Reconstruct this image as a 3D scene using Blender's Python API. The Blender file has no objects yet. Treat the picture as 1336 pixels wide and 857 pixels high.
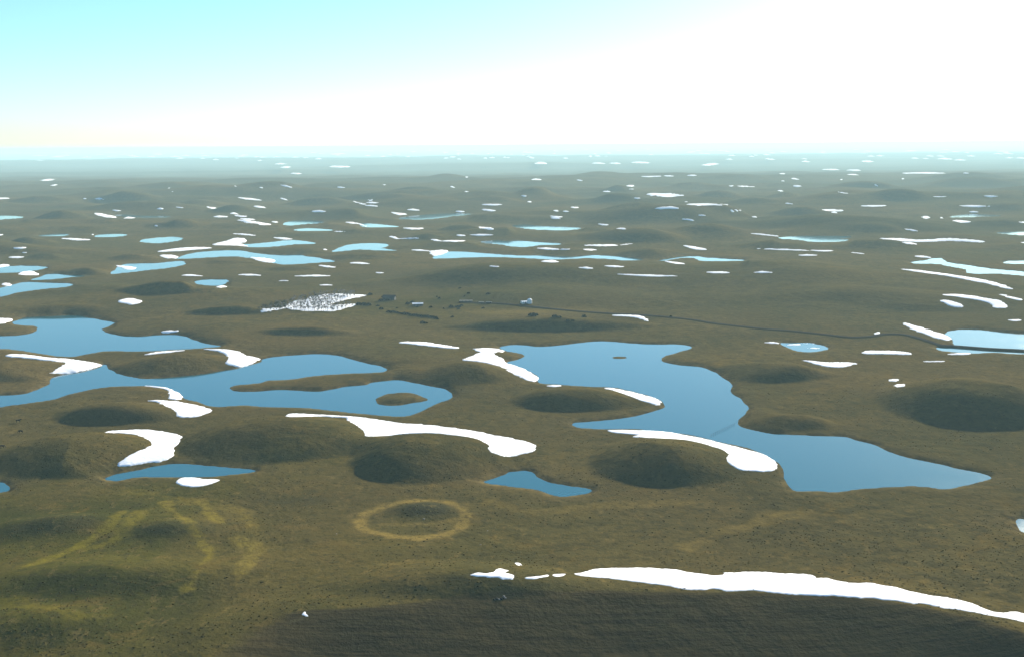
import bpy, bmesh, math, random
import numpy as np
from mathutils import Vector, Matrix
random.seed(7); rng = np.random.default_rng(11)
R = math.radians
sc = bpy.context.scene
C = sc.collection

# ---------------------------------------------------------------- camera, sky, sun, exposure
W0, H0, F = 1336.0, 857.0, 1433.0          # photograph size and focal length in its pixels
HC = 200.0                                  # height of the aircraft above the lakes
PITCH = math.atan((428.5 - 189.5) / F); ROLL = R(-0.45)
fwd = Vector((0, math.cos(PITCH), -math.sin(PITCH))); r0 = Vector((1, 0, 0)); u0 = r0.cross(fwd)
rt = r0 * math.cos(ROLL) + u0 * math.sin(ROLL); up = u0 * math.cos(ROLL) - r0 * math.sin(ROLL)
cam = bpy.data.objects.new('camera', bpy.data.cameras.new('camera')); C.objects.link(cam)
M = Matrix((rt, up, -fwd)).transposed().to_4x4(); M.translation = (0, 0, HC); cam.matrix_world = M
cam.data.sensor_width = 36; cam.data.lens = 36 * F / W0
cam.data.clip_start = 1; cam.data.clip_end = 400000
sc.camera = cam
SUN_AZ, SUN_EL = R(29), R(16)               # azimuth to the right of the view, elevation
w = bpy.data.worlds.new('World'); sc.world = w; w.use_nodes = True
nt = w.node_tree; nt.nodes.clear()
sky = nt.nodes.new('ShaderNodeTexSky'); sky.sky_type = 'NISHITA'; sky.sun_disc = False
sky.sun_elevation = SUN_EL; sky.sun_rotation = SUN_AZ; sky.altitude = 600
sky.air_density = 1.0; sky.dust_density = 0.3; sky.ozone_density = 3.5
bg = nt.nodes.new('ShaderNodeBackground'); bg.inputs[1].default_value = 0.063
wo = nt.nodes.new('ShaderNodeOutputWorld')
tint = nt.nodes.new('ShaderNodeMix'); tint.data_type = 'RGBA'; tint.blend_type = 'MULTIPLY'; tint.inputs[0].default_value = 1
tint.inputs[7].default_value = (0.81, 1.0, 1.01, 1)      # white balance of the photograph
nt.links.new(sky.outputs[0], tint.inputs[6]); nt.links.new(tint.outputs[2], bg.inputs[0]); nt.links.new(bg.outputs[0], wo.inputs[0])
sl = bpy.data.lights.new('sun', 'SUN'); sl.energy = 5.0; sl.angle = R(0.5); sl.color = (1, 0.90, 0.75)
so = bpy.data.objects.new('sun', sl); C.objects.link(so)
sd = Vector((math.sin(SUN_AZ) * math.cos(SUN_EL), math.cos(SUN_AZ) * math.cos(SUN_EL), math.sin(SUN_EL)))
so.rotation_euler = sd.to_track_quat('Z', 'Y').to_euler(); so.location = (0, 0, 500)
sc.view_settings.view_transform = 'Standard'; sc.view_settings.look = 'None'
sc.view_settings.exposure = 1.66; sc.view_settings.gamma = 1
HAZE_DENSITY = 5.8e-5; HAZE_COLOR = (0.48, 0.74, 0.82); HAZE_G = 0.12
sc.render.engine = 'CYCLES'
sc.cycles.max_bounces = 5; sc.cycles.diffuse_bounces = 2; sc.cycles.volume_bounces = 0

# ---------------------------------------------------------------- helpers
def ray(u, v):
    return fwd * F + rt * (u - W0 / 2) + up * (H0 / 2 - v)
def flat(u, v, z=0.0):
    d = ray(u, v); t = (z - HC) / d.z
    return (d.x * t, d.y * t)
def link(name, me, mat=None, parent=None):
    o = bpy.data.objects.new(name, me); C.objects.link(o)
    if mat is not None and me is not None and len(me.materials) == 0: me.materials.append(mat)
    if parent is not None: o.parent = parent
    return o
def tag(o, label=None, cat=None, group=None, kind=None):
    if label: o['label'] = label
    if cat: o['category'] = cat
    if group: o['group'] = group
    if kind: o['kind'] = kind
    return o
def grid_mesh(name, co, quads, smooth=True):
    me = bpy.data.meshes.new(name)
    n = len(co); q = len(quads)
    me.vertices.add(n); me.vertices.foreach_set('co', np.ascontiguousarray(co, dtype=np.float32).ravel())
    me.loops.add(q * 4); me.loops.foreach_set('vertex_index', np.ascontiguousarray(quads, dtype=np.int32).ravel())
    me.polygons.add(q); me.polygons.foreach_set('loop_start', np.arange(0, q * 4, 4, dtype=np.int32))
    me.update(calc_edges=True)
    me.polygons.foreach_set('use_smooth', np.full(q, smooth))
    me.update()
    return me
def hash2(ix, iy, s):
    h = (ix.astype(np.int64) * 374761393 + iy.astype(np.int64) * 668265263 + s * 974634777) & 0xffffffff
    h = ((h ^ (h >> 13)) * 1274126177) & 0xffffffff
    h = h ^ (h >> 16)
    return (h & 0xffff) / 65535.0
def vnoise(x, y, s=0):
    ix = np.floor(x); iy = np.floor(y); fx = x - ix; fy = y - iy
    fx = fx ** 3 * (fx * (fx * 6 - 15) + 10); fy = fy ** 3 * (fy * (fy * 6 - 15) + 10)
    a = hash2(ix, iy, s); b = hash2(ix + 1, iy, s); c = hash2(ix, iy + 1, s); d = hash2(ix + 1, iy + 1, s)
    return (a + (b - a) * fx) * (1 - fy) + (c + (d - c) * fx) * fy - 0.5
def fbm(x, y, wl, oct=3, s=0):
    t = 0; a = 1.0
    ca, sa = math.cos(0.6), math.sin(0.6)
    for k in range(oct):
        t = t + a * vnoise(x / wl + 13.7 * k, y / wl - 7.1 * k, s + k)
        x, y = x * ca - y * sa, x * sa + y * ca
        a *= 0.5; wl *= 0.5
    return t
def sstep(a, b, x):
    t = np.clip((x - a) / (b - a), 0, 1); return t * t * (3 - 2 * t)
def catmull(p, n=4, closed=True):
    p = np.array(p, float); N = len(p); out = []
    rngi = range(N) if closed else range(N - 1)
    for i in rngi:
        if closed: a, b, c, d = p[i - 1], p[i], p[(i + 1) % N], p[(i + 2) % N]
        else: a, b, c, d = p[max(i - 1, 0)], p[i], p[i + 1], p[min(i + 2, N - 1)]
        for k in range(n):
            t = k / n
            out.append(0.5 * ((2 * b) + (-a + c) * t + (2 * a - 5 * b + 4 * c - d) * t * t + (-a + 3 * b - 3 * c + d) * t ** 3))
    if not closed: out.append(p[-1])
    return np.array(out)
def seg_dist(px, py, poly, closed=True):
    best = np.full(px.shape, 1e18); N = len(poly)
    for i in range(N if closed else N - 1):
        ax, ay = poly[i]; bx, by = poly[(i + 1) % N]
        dx, dy = bx - ax, by - ay; L = dx * dx + dy * dy + 1e-9
        t = np.clip(((px - ax) * dx + (py - ay) * dy) / L, 0, 1)
        e = (px - ax - t * dx) ** 2 + (py - ay - t * dy) ** 2
        np.minimum(best, e, out=best)
    return np.sqrt(best)
def inside(px, py, poly):
    c = np.zeros(px.shape, bool); N = len(poly)
    for i in range(N):
        ax, ay = poly[i]; bx, by = poly[(i + 1) % N]
        if ay == by: continue
        m = ((ay > py) != (by > py)) & (px < (bx - ax) * (py - ay) / (by - ay) + ax)
        c ^= m
    return c

# crops used when tracing: (x0, y0, scale)
K = {1: (0, 380, 3.062), 2: (330, 380, 3.062), 3: (660, 380, 3.062), 4: (996, 380, 3.062),
     5: (0, 180, 3.894), 6: (330, 180, 3.894), 7: (660, 180, 3.894), 8: (996, 180, 3.894),
     9: (0, 620, 3.615), 10: (330, 620, 3.615), 11: (660, 620, 3.615), 12: (996, 620, 3.615)}
def tr(*segs):
    out = []
    for k, pts in segs:
        x0, y0, s = K[k]
        for i in range(0, len(pts), 2): out.append((x0 + pts[i] / s, y0 + pts[i + 1] / s))
    return out

# ---------------------------------------------------------------- traced lakes
LAKES = [
 ('broad blue lake at the far left, above the long branching lake', tr((1, [45,130,60,118,100,105,200,100,300,98,380,110,450,123,455,130,412,150,415,158,470,175,560,180,650,172,720,175,770,190,820,207,880,218,850,223,700,233,560,240,430,238,380,245,310,258,270,262,200,255,110,240,40,230,-60,226,-60,182,60,176,130,165,150,150,130,140,60,134])), []),
 ('long branching blue lake at the left, winding round grassy mounds', tr((1, [-60,424,60,412,110,405,190,370,205,345,270,328,330,320,398,301,402,291,430,293,440,310,480,330,560,347,640,345,760,335,880,318,950,305,1040,282]),
   (2, [30,275,60,265,150,255,270,250,350,257,430,280,500,295,540,308,530,318,490,325,380,328,300,333,150,350,60,356]),
   (1, [1040,365,950,375,920,388,940,398]), (2, [0,399,100,393,250,398,300,393,380,378,450,372,490,360,580,352,650,365,700,375,760,388,795,405,800,420,780,435,740,447,700,465,620,495,540,497,430,490,350,480,230,466,80,462]),
   (1, [1000,457,950,457,850,462,780,440,735,428,715,405,660,387,600,377,500,378,400,385,300,405,250,420,200,433,100,447,-60,466])),
   [tr((2, [490,432,510,418,560,407,630,407,690,428,680,437,640,443,600,453,560,455,510,450]))]),
 ('large bright blue lake right of the centre, widening to a pointed right end', tr((3, [-25,224,20,213,80,215,130,221,230,213,350,200,420,200,500,207,600,211,700,212,745,222,730,232,680,245,640,257,625,268,640,283,700,293,780,302,830,320,880,350,905,375,900,400,940,430,970,455,970,475,935,510,935,530,960,545]),
   (4, [10,563,60,570,150,573,260,577,330,580,380,595,450,613,500,635,540,650,620,672,700,690,800,710,870,725,912,742,880,757,800,778,720,790,640,780,500,780,400,787,290,803,200,798,130,797,100,770,85,740,75,710,55,685]),
   (3, [1040,655,980,632,900,610,800,588,700,568,600,555,500,550,400,550,300,545,270,535,275,525,350,518,450,508,540,492,600,475,630,462,625,440,590,423,520,403,450,387,390,382,300,378,200,372,130,365,126,340,80,315,40,298,0,284,40,272,75,260,70,252,40,245,0,238])),
   [tr((3, [420,264,440,259,470,259,487,264,465,269,440,269]))]),
 ('small deep blue pond below the leftmost broad snowdrift', tr((1, [415,750,470,728,560,710,650,692,720,686,800,692,900,700,1020,712,1000,725,900,735,800,742,700,742,560,741,470,757])), []),
 ('small tapering blue pond near the centre, above the grass ring', tr((2, [915,762,960,745,1010,728]), (3, [0,722,60,715,100,720,130,740,180,762,250,775,320,785,340,797,300,810,230,820,180,812,130,795,60,785,0,778])), []),
 ('tip of a blue pond cut by the left edge', tr((1, [-90,765,0,760,25,768,35,785,15,800,-90,806])), []),
 ('small pale pond cut by the right edge', tr((12, [1190,205,1260,208,1340,225,1340,280,1229,270,1195,240])), []),
 ('blue lake at the right edge, crossed by the dark road', tr((4, [720,170,760,155,850,153,950,163,1120,184,1120,250,930,244,850,248,760,242,700,235,700,224,750,218,757,203,745,188])), []),
 ('small half frozen pond between the road and the white drifts at right', tr((4, [60,205,120,207,190,205,250,222,245,235,190,243,130,237,85,220])), []),
 ('blue lake at the left edge, nearest of the three in a cluster', tr((5, [-100,780,-20,768,60,748,130,732,200,735,340,740,370,747,330,758,200,770,100,785,0,808,-100,815])), []),
 ('blue lake at the left edge, farthest of the three in a cluster', tr((5, [-90,664,60,652,130,650,200,652,240,660,200,670,100,683,-90,688])), []),
 ('thin pale pond between the two larger lakes at the left edge', tr((5, [165,720,260,690,330,695,440,702,350,710,280,718,200,722])), []),
 ('slanting pale blue lake with a snow tongue on its left end', tr((5, [560,692,620,645,700,640,800,637,900,627,940,632,940,645,860,660,760,672,640,685])), []),
 ('small blue pond with a snow rim, left of the farm', tr((5, [985,735,1020,722,1100,720,1155,722,1150,740,1100,752,1030,748])), []),
 ('long pale blue lake with two snow tongues, upper left of the farm', tr((5, [895,615,960,590,1060,577,1200,572]), (6, [0,585,100,595,240,593,270,602,330,610,420,627,350,633,250,640,170,645,110,638,60,625]), (5, [1324,620,1200,603,1100,605,1000,612])), []),
 ('thin pale pond far left', tr((5, [190,497,280,488,355,490,300,500])), []),
 ('thin pale pond far left, beside a snow strip', tr((5, [480,499,520,491,650,492,600,502,490,504])), []),
 ('ragged pale pond on the far left plain', tr((5, [710,527,760,513,880,505,930,512,890,525,800,535])), []),
 ('long thin pale pond behind a white drift, far left', tr((5, [580,395,640,390,700,397,870,400,800,407,650,402])), []),
 ('thin pale pond at the far left edge', tr((5, [-60,398,60,398,125,405,60,410,-60,418])), []),
 ('slanting pale lake just beyond the one with two snow tongues', tr((6, [-60,545,0,540,60,535,180,522,250,525,320,537,220,540,100,553,0,557])), []),
 ('small pale oval lake among the middle hills, left of centre', tr((6, [155,437,200,422,300,420,365,430,280,437,200,445,160,443])), []),
 ('thin pale pond in front of the small oval lake', tr((6, [210,468,280,461,400,468,380,473,240,473])), []),
 ('bent pale lake among the middle hills at the centre', tr((6, [400,577,480,545,560,538,680,540,680,555,650,563,740,572,640,572,540,567,430,578])), []),
 ('thin pale pond joined to a snow strip, centre', tr((6, [540,435,600,437,740,452,640,455,560,452])), []),
 ('pale lens shaped lake far behind the farm', tr((6, [740,410,830,395,980,386,1115,388,1000,400,900,413,800,415])), []),
 ('pale lake behind the long narrow one, centre', tr((6, [1150,530,1230,522]), (7, [0,525,60,523,150,530,270,537,270,543,180,545,100,555,30,552]), (6, [1250,541])), []),
 ('long narrow pale lake stretching across the middle distance', tr((6, [910,612,980,580,1100,582,1324,597]), (7, [200,600,330,605,430,597,540,600,620,607,700,620,600,624,540,617,400,612,250,619,100,611]), (6, [1200,606,1000,612])), []),
 ('small pale lake right of the long narrow one, curving round a hill', tr((7, [780,622,850,610,900,602,970,602,1000,607,1080,612,1215,620,1180,627,1000,627,960,612,900,609,800,627])), []),
 ('thin pale lake far behind, centre right', tr((7, [30,447,100,442,200,450,380,458,330,468,200,468,110,462])), []),
 ('pale lake with a forked right end, right of the centre', tr((8, [75,509,200,500,350,500,440,500,440,507,380,515,430,520,380,528,250,528,190,519])), []),
 ('winding pale lake near the right edge', tr((8, [745,632,820,622,870,612,915,615,950,635,1050,648,1150,665,1400,688,1400,707,1200,690,1100,692,1030,685,1020,668,930,650,880,640,780,640])), []),
 ('thin pale pond at the right edge, farther one', tr((8, [1180,482,1250,479,1400,480,1400,497,1250,490])), []),
 ('thin pale pond at the right edge, nearer one', tr((8, [1220,635,1250,625,1400,628,1400,643,1240,640])), []),
 ('thin pale curved lake far right under low hills', tr((8, [940,403,1050,388,1220,398,1120,400,1000,405])), []),
]
for i, (lab, p, holes) in enumerate(LAKES):
    pw = np.array([flat(*q) for q in catmull(p, 4)]); hw = [np.array([flat(*q) for q in catmull(h, 4)]) for h in holes]
    LAKES[i] = (lab, pw, hw)

# ---------------------------------------------------------------- terrain lattice
sc_in = np.arange(-0.52, 0.5201, 0.00145)
ext = 0.52 + 0.006 * (np.power(1.09, np.arange(1, 29)) - 1) / 0.09 * 1.0
S = np.concatenate([-ext[::-1], sc_in, ext])
NR = 1060
Y = 1.0 / np.linspace(150 ** -0.5, 72000 ** -0.5, NR) ** 2
SS, YY = np.meshgrid(S, Y)               # rows x columns
X = SS * YY
NC = len(S)

# mounds: u, v_crest, v_base, width px, height m (crest and near foot as seen in the photograph)
MOUNDS = [
 (15,470,500,130,9),(238,460,490,160,11),(155,527,556,150,11),(100,570,625,210,15),(362,548,603,225,17),(560,566,630,190,13),
 (613,474,504,105,10),(757,505,538,165,11),(872,575,636,180,16),(1278,497,560,210,20),(1005,472,500,150,9),(400,429,441,120,6),
 (1045,541,563,80,6),(1320,425,441,70,6),(720,414,433,230,9),(300,401,414,110,8),(85,399,412,90,6),(1005,545,570,60,4),
 (40,308,319,60,12),(80,276,289,75,18),(112,344,359,60,11),(232,289,299,70,14),(305,268,278,60,14),(167,257,266,80,14),(55,259,267,90,14),
 (175,330,339,60,9),(222,375,392,120,10),(308,335,344,70,8),(382,345,353,60,7),(472,327,338,90,9),(400,302,309,70,9),(392,324,331,60,7),
 (448,275,287,90,15),(515,259,268,80,18),(605,294,304,60,12),(548,250,258,70,18),(650,281,291,80,13),(555,306,314,60,10),(588,229,238,55,24),
 (850,316,337,105,18),(830,302,317,130,17),(938,299,309,90,13),(838,271,284,110,18),(950,277,287,75,15),(808,244,255,45,24),(862,258,265,60,14),
 (785,227,236,75,28),(805,264,271,60,14),(700,257,265,50,14),(683,282,292,100,14),(768,295,305,70,12),(955,229,239,80,22),(937,253,261,60,15),
 (737,322,332,70,8),(1047,272,282,75,15),(1140,295,305,75,13),(1020,315,325,110,10),(1140,313,325,110,11),(1299,287,297,80,13),(1120,241,251,90,22),
 (1022,254,263,50,16),(1222,275,284,60,14),(1010,284,292,70,12),(1070,302,308,60,6),(1270,390,402,130,3.5),(1250,229,238,110,22),(1200,394,408,150,4.5),
 (1120,372,408,420,4.9),(600,757,800,330,5),(240,383,392,100,5),(420,258,268,90,14),(360,247,256,90,16),(230,244,252,110,16),(130,238,246,80,15),
 (470,300,306,50,7),(260,262,268,60,10),(340,285,292,60,10),(1180,262,270,70,14),(900,240,248,60,16),(700,240,247,70,16),(60,330,338,60,6),(1310,268,277,70,14),
 (640,262,270,70,14),(560,285,290,60,8),(1080,262,270,60,12),(980,265,272,70,12),(640,390,396,0.1,0.1)]
def base_profile(x, y):
    z = 0.9 + 0 * y
    edge = 6300 + 900 * fbm(x, y * 0.3, 2600, 2, 40)
    ridge = np.exp(-((y - edge) / 900.0) ** 2)
    z = z + 12 * ridge * (0.6 + fbm(x, y, 1200, 2, 41) * 1.2)
    z = z - 62 * sstep(0, 5200, y - edge)
    z = z + 42 * sstep(14500, 19500, y + 5000 * fbm(x, y * .2, 9000, 2, 44)) - 110 * sstep(21500, 27000, y + 5000 * fbm(x, y * .2, 9000, 2, 44))
    far = sstep(7500, 10500, y)
    z = z + far * (70 * np.maximum(0, fbm(x * .45, y, 1900, 3, 45)))
    return z
Z = base_profile(X, YY)
mid = sstep(900, 1900, YY) * (1 - 0.65 * sstep(3800, 6500, YY))
n1 = fbm(X * .6, YY, 240, 2, 3); n2 = fbm(X, YY * 0.8, 1500, 2, 9)
Z += np.maximum(0, n1 + 0.12) ** 1.3 * (7.0 + 44 * mid) + np.maximum(0, n2 + .1) * 14 * sstep(1800, 3500, YY) * (1 - sstep(7500, 9000, YY))
n3 = fbm(X * .5, YY, 560, 2, 61)
Z += np.maximum(0, n3 + .06) ** 1.2 * 42 * sstep(2300, 3600, YY) * (1 - .75 * sstep(6000, 7500, YY))
Z += (fbm(X, YY, 90, 2, 21) + .4) * 0.9 * (1 + mid)
for (u, vc, vb, wd, h) in MOUNDS:
    if h < 1: continue
    xb, yb = flat(u, vb); x1, y1 = flat(u, vc)
    kz = 0.325 + 0.13 * float(sstep(1300, 2200, y1)) + .25 * float(sstep(2500, 4500, y1))
    if h > 5: h = kz * (y1 - yb) / (1 + kz * y1 / HC)      # a near face of about fifteen degrees
    xc, yc = flat(u, vc, h + 1)
    rx = wd / 2 * yc / F * 1.25; ry = max((yc - yb) * 1.16, 20, rx * .6 * float(sstep(1200, 2200, yc)))
    m = (np.abs(X - xc) < rx * 1.3) & (np.abs(YY - yc) < ry * 1.8)
    dx = (X[m] - xc) / rx; dy = (YY[m] - yc) / ry
    a = 0.12; dx, dy = dx + a * dy, dy - a * dx
    wob = 1 + 0.3 * fbm(X[m], YY[m], rx * 1.5, 2, int(u))
    dy = np.where(dy > 0, dy * 0.72, dy)
    r2 = (dx * dx + dy * dy) * wob
    h = h * (1 + .2 * float(sstep(1500, 2600, yc)) - .55 * float(sstep(3800, 5600, yc)))
    Z[m] += h * np.clip(1 - r2, 0, 1) ** 1.5 * (1 + .1 * fbm(X[m], YY[m], 25, 2, 5))
# foreground rise: crest line, near side falls towards the camera and is a dark tilled field
CREST = [(250, 830), (330, 815), (400, 803), (500, 799), (640, 784), (760, 777), (900, 777), (1050, 780), (1130, 787), (1200, 799), (1270, 816), (1336, 836), (1450, 870), (1600, 920)]
cw = catmull([flat(u, v, 4) for u, v in CREST], 4, closed=False)
yc = np.interp(X, cw[:, 0], cw[:, 1])
yc = np.where(X < cw[0, 0], cw[0, 1] - 0.9 * (cw[0, 0] - X), yc)
near = YY < 700
dc = YY - yc                                    # >0 beyond the crest
Z += np.where(near, 4.0 * np.exp(-(np.maximum(dc, 0) / 28) ** 2), 0)
Z -= np.where(near & (dc < 0), 0.20 * (np.sqrt(dc ** 2 + 36) - 6) * sstep(-120, -60, X), 0)
fa, fb = flat(395, 803, 2), flat(300, 868, 0)
FEDGE = sstep(-5, 5, (X - fa[0]) + (fa[0] - fb[0]) * (fa[1] - YY) / (fa[1] - fb[1]) + 14 * fbm(X, YY, 30, 4, 3))
FIELD = np.where(near, sstep(1.0, -1.5, dc + 1.5 * fbm(X, YY, 20, 2, 77)) * FEDGE, 0)
# gullies and hollows at the lower left, and the ring-shaped kettle
def bump(u, v, ru, rv, h, ang=0.0):
    x, y = flat(u, v); rx = ru * y / F; ry = rv * (y * y + HC * HC) / (HC * F)
    dx, dy = X - x, YY - y; c, s = math.cos(ang), math.sin(ang)
    return h * np.exp(-(((dx * c + dy * s) / rx) ** 2 + ((-dx * s + dy * c) / ry) ** 2))
Z += bump(555, 668, 40, 10, 3.0) + bump(75, 690, 75, 12, 4.5, .25) + bump(225, 695, 60, 12, 3.5) + bump(560, 676, 72, 26, -1.0)
Z += bump(130, 760, 170, 22, 5.0) + bump(60, 820, 120, 25, 5)
Z = np.where((YY < 6000) & ~(near & (dc < 0)), 0.35 + np.log1p(np.exp(np.clip((Z - 0.35) * 2, -30, 400))) / 2, Z)

SDF = np.full(X.shape, 400.0)
LMASK = []
for (lab, pw, hw) in LAKES:
    mg = 60 + 0.07 * pw[:, 1].mean()
    rsel = np.where((Y > pw[:, 1].min() - mg) & (Y < pw[:, 1].max() + mg))[0]
    r_a, r_b = rsel[0], rsel[-1] + 1
    smin = min((pw[:, 0] / pw[:, 1]).min(), 9) - mg / pw[:, 1].min(); smax = (pw[:, 0] / pw[:, 1]).max() + mg / pw[:, 1].min()
    csel = np.where((S > smin) & (S < smax))[0]; c_a, c_b = csel[0], csel[-1] + 1
    px, py = X[r_a:r_b, c_a:c_b], YY[r_a:r_b, c_a:c_b]
    d = seg_dist(px, py, pw); ins = inside(px, py, pw)
    for h in hw:
        d = np.minimum(d, seg_dist(px, py, h)); ins &= ~inside(px, py, h)
    d = np.where(ins, -d, d)
    d = d + np.where(np.abs(d) < 30, 2.4 * fbm(px, py, 14, 3, 5) * np.clip(pw[:, 1].mean() / 900, .6, 2), 0)
    sub = SDF[r_a:r_b, c_a:c_b]; np.minimum(sub, d, out=sub)
    LMASK.append((r_a, r_b, c_a, c_b, d))
# nothing nearer may stand in front of a lake's visible near shore
wat = SDF < 0
q = np.zeros(NC); cap = np.full(X.shape, 300.0)
for j in range(NR - 1, -1, -1):
    q = np.where(wat[j], 1.0 / Y[j], q)
    cap[j] = HC * (1 - Y[j] * q)
n = 8
cm = cap.copy()
for k in range(-n, n + 1): cm = np.minimum(cm, np.roll(cap, k, 1))
cs = np.zeros_like(cm)
for k in range(-n, n + 1): cs += np.roll(cm, k, 1)
cs /= 2 * n + 1; c2 = np.zeros_like(cs)
for k in range(-n, n + 1): c2 += np.roll(cs, k, 1)
cap = np.maximum(np.minimum(c2 / (2 * n + 1), cs), 0.3) * (1 - .35 * sstep(1200, 2000, YY))
Zp = np.maximum(Z, 0.01)
Z = np.where((YY < 6000) & (Z > 0), Zp / (1 + (Zp / cap) ** 4) ** .25, Z)
ks = 0.38
sh = Zp * (1 - np.exp(-np.maximum(SDF, 0) * ks / np.maximum(Zp, .2)))
Z = np.where((YY < 6000) & (Z > 0) & (SDF < 200), np.minimum(Z, sh), Z)
Z = np.where((YY < 6000) & (Z > 0), Z * (1 - (.75 - .75 * sstep(0, .065 * YY, SDF)) * sstep(1800, 2400, YY)), Z)
Z = np.where(SDF <= 0, -np.minimum(0.12 * -SDF, 2.5), Z)
Z += np.where(SDF > 3, 0.10 * fbm(X, YY, 9, 2, 31) * (YY < 1500), 0) 

for it_ in range(1):                               # weathered slopes: no cliffs beyond the near ponds
    Zb = sum(np.roll(Z, k, 1) for k in range(-2, 3)) / 5; Zb = (np.roll(Zb, 1, 0) + Zb + np.roll(Zb, -1, 0)) / 3
    wgt = sstep(1300, 1700, YY) * sstep(2, 14, SDF) * (1 - .6 * sstep(3000, 4500, YY)); wgt[0] = wgt[-1] = 0; Z = Z * (1 - wgt) + Zb * wgt
inv0, inv1 = 150 ** -0.5, 72000 ** -0.5
def hz(x, y):
    x = np.asarray(x, float); y = np.maximum(np.asarray(y, float), 151.0)
    rj = (inv0 - y ** -0.5) / (inv0 - inv1) * (NR - 1); j = np.clip(np.floor(rj).astype(int), 0, NR - 2)
    fj = (y - Y[j]) / (Y[j + 1] - Y[j])
    s = x / y; i = np.clip(np.searchsorted(S, s) - 1, 0, NC - 2); fi = np.clip((s - S[i]) / (S[i + 1] - S[i]), 0, 1)
    return (Z[j, i] * (1 - fi) + Z[j, i + 1] * fi) * (1 - fj) + (Z[j + 1, i] * (1 - fi) + Z[j + 1, i + 1] * fi) * fj
def cast(u, v):
    d = ray(u, v); s = d.x / d.y; k = d.z / d.y
    i = int(np.clip(np.searchsorted(S, s) - 1, 0, NC - 2)); fi = (s - S[i]) / (S[i + 1] - S[i])
    col = np.maximum(Z[:, i] * (1 - fi) + Z[:, i + 1] * fi, 0)
    g = HC + k * Y - col; b = np.where(g < 0)[0]
    if len(b) == 0: return (s * Y[-1], Y[-1])
    j = max(b[0], 1); t = g[j - 1] / (g[j - 1] - g[j]); y = Y[j - 1] + t * (Y[j] - Y[j - 1])
    return (s * y, y)

# ---------------------------------------------------------------- ground cover attributes (what grows where)
def line_mask(pts, wid, z=1.0, soft=1.0):
    p = catmull([flat(u, v, z) for u, v in pts], 5, closed=False)
    m = (YY > p[:, 1].min() - 60) & (YY < p[:, 1].max() + 60) & (X > p[:, 0].min() - 60) & (X < p[:, 0].max() + 60)
    out = np.zeros(X.shape); d = seg_dist(X[m], YY[m], p, closed=False)
    out[m] = sstep(wid, wid * 0.3, d + 0.8 * wid * fbm(X[m], YY[m], 10, 3, 8) + .5 * wid * fbm(X[m], YY[m], 34, 2, 28)); return out
STRAW = np.zeros(X.shape)
ring = [(468, 680), (480, 670), (510, 659), (550, 654), (585, 657), (606, 666), (607, 680), (595, 692), (565, 702), (525, 704), (490, 698), (472, 690)]
rg = catmull([flat(u, v, 1) for u, v in ring + ring[:1]], 4, closed=False)
m = (YY > 400) & (YY < 760) & (X > -160) & (X < 20)
STRAW[m] = np.maximum(STRAW[m], 0.95 * sstep(5.0, 1.2, seg_dist(X[m], YY[m], rg, closed=False) + 3.5 * fbm(X[m], YY[m], 7, 3, 6) + 2.0 * fbm(X[m], YY[m], 40, 2, 16)))
for pts, wd, a in (([(215, 655), (250, 695), (272, 725), (262, 750), (245, 775)], 5, .9), ([(262, 655), (285, 685)], 5, .8), ([(300, 660), (322, 672), (330, 690)], 5, .5),
                ([(312, 712), (330, 722), (322, 745), (312, 762)], 7, .75), ([(160, 670), (130, 700), (60, 735), (35, 745)], 5, .9), ([(180, 670), (160, 700), (110, 722)], 6, .7), ([(170, 640), (250, 655), (330, 670)], 6, .35), ([(495, 685), (560, 682), (600, 676)], 3.0, .5),
                ([(0, 790), (60, 800), (110, 815)], 9, .4), ([(640, 655), (700, 668), (780, 660), (900, 655)], 9, .35), ([(930, 700), (890, 715), (960, 690), (1040, 670)], 8, .4)):
    STRAW = np.maximum(STRAW, a * line_mask(pts, wd))
GREEN = sstep(150, -260, X + 0.10 * (YY - 450)) * sstep(900, 520, YY)  # greener grass towards the near left, also carrying some painted corner vignetting
farmx, farmy = flat(560, 398)
GREEN = np.maximum(GREEN, .55 * np.exp(-((X - farmx) / 130) ** 2 - ((YY - farmy) / 120) ** 2))
STRAW = np.maximum(STRAW, .45 * np.exp(-((X - flat(690, 408)[0]) / 110) ** 2 - ((YY - flat(690, 408)[1]) / 22) ** 2))
DARK = np.clip(bump(557, 668, 34, 7, 1.8) + bump(600, 783, 30, 3, .5), 0, 1) * (1 - .3 * fbm(X, YY, 12, 2, 2))
DARK = np.maximum(DARK, .55 * np.clip(bump(75, 693, 60, 9, 1.3, .25) + bump(225, 699, 50, 8, 1.2) + bump(400, 655, 60, 5, .8) + bump(80, 690, 50, 10, .4), 0, 1))
TRACK = np.zeros(X.shape)
for pts, wd in (([(340, 800), (400, 778), (450, 768), (500, 755), (560, 746), (640, 742)], 1.1), ([(180, 840), (230, 805), (260, 790), (300, 770)], 1.2), ([(700, 860), (830, 830), (880, 805), (920, 783)], 1.3), ([(950, 860), (990, 800), (1010, 783)], 1.0),
                ([(730, 800), (850, 803), (960, 812), (1100, 815), (1250, 840)], .8), ([(700, 790), (620, 792), (540, 806), (420, 815), (330, 845), (280, 870)], 1.0)):
    TRACK = np.maximum(TRACK, line_mask(pts, wd))
SHORE = np.where(SDF > 0, np.exp(-SDF / (4 + 0.004 * YY)), 1) * (YY < 6000)

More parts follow.
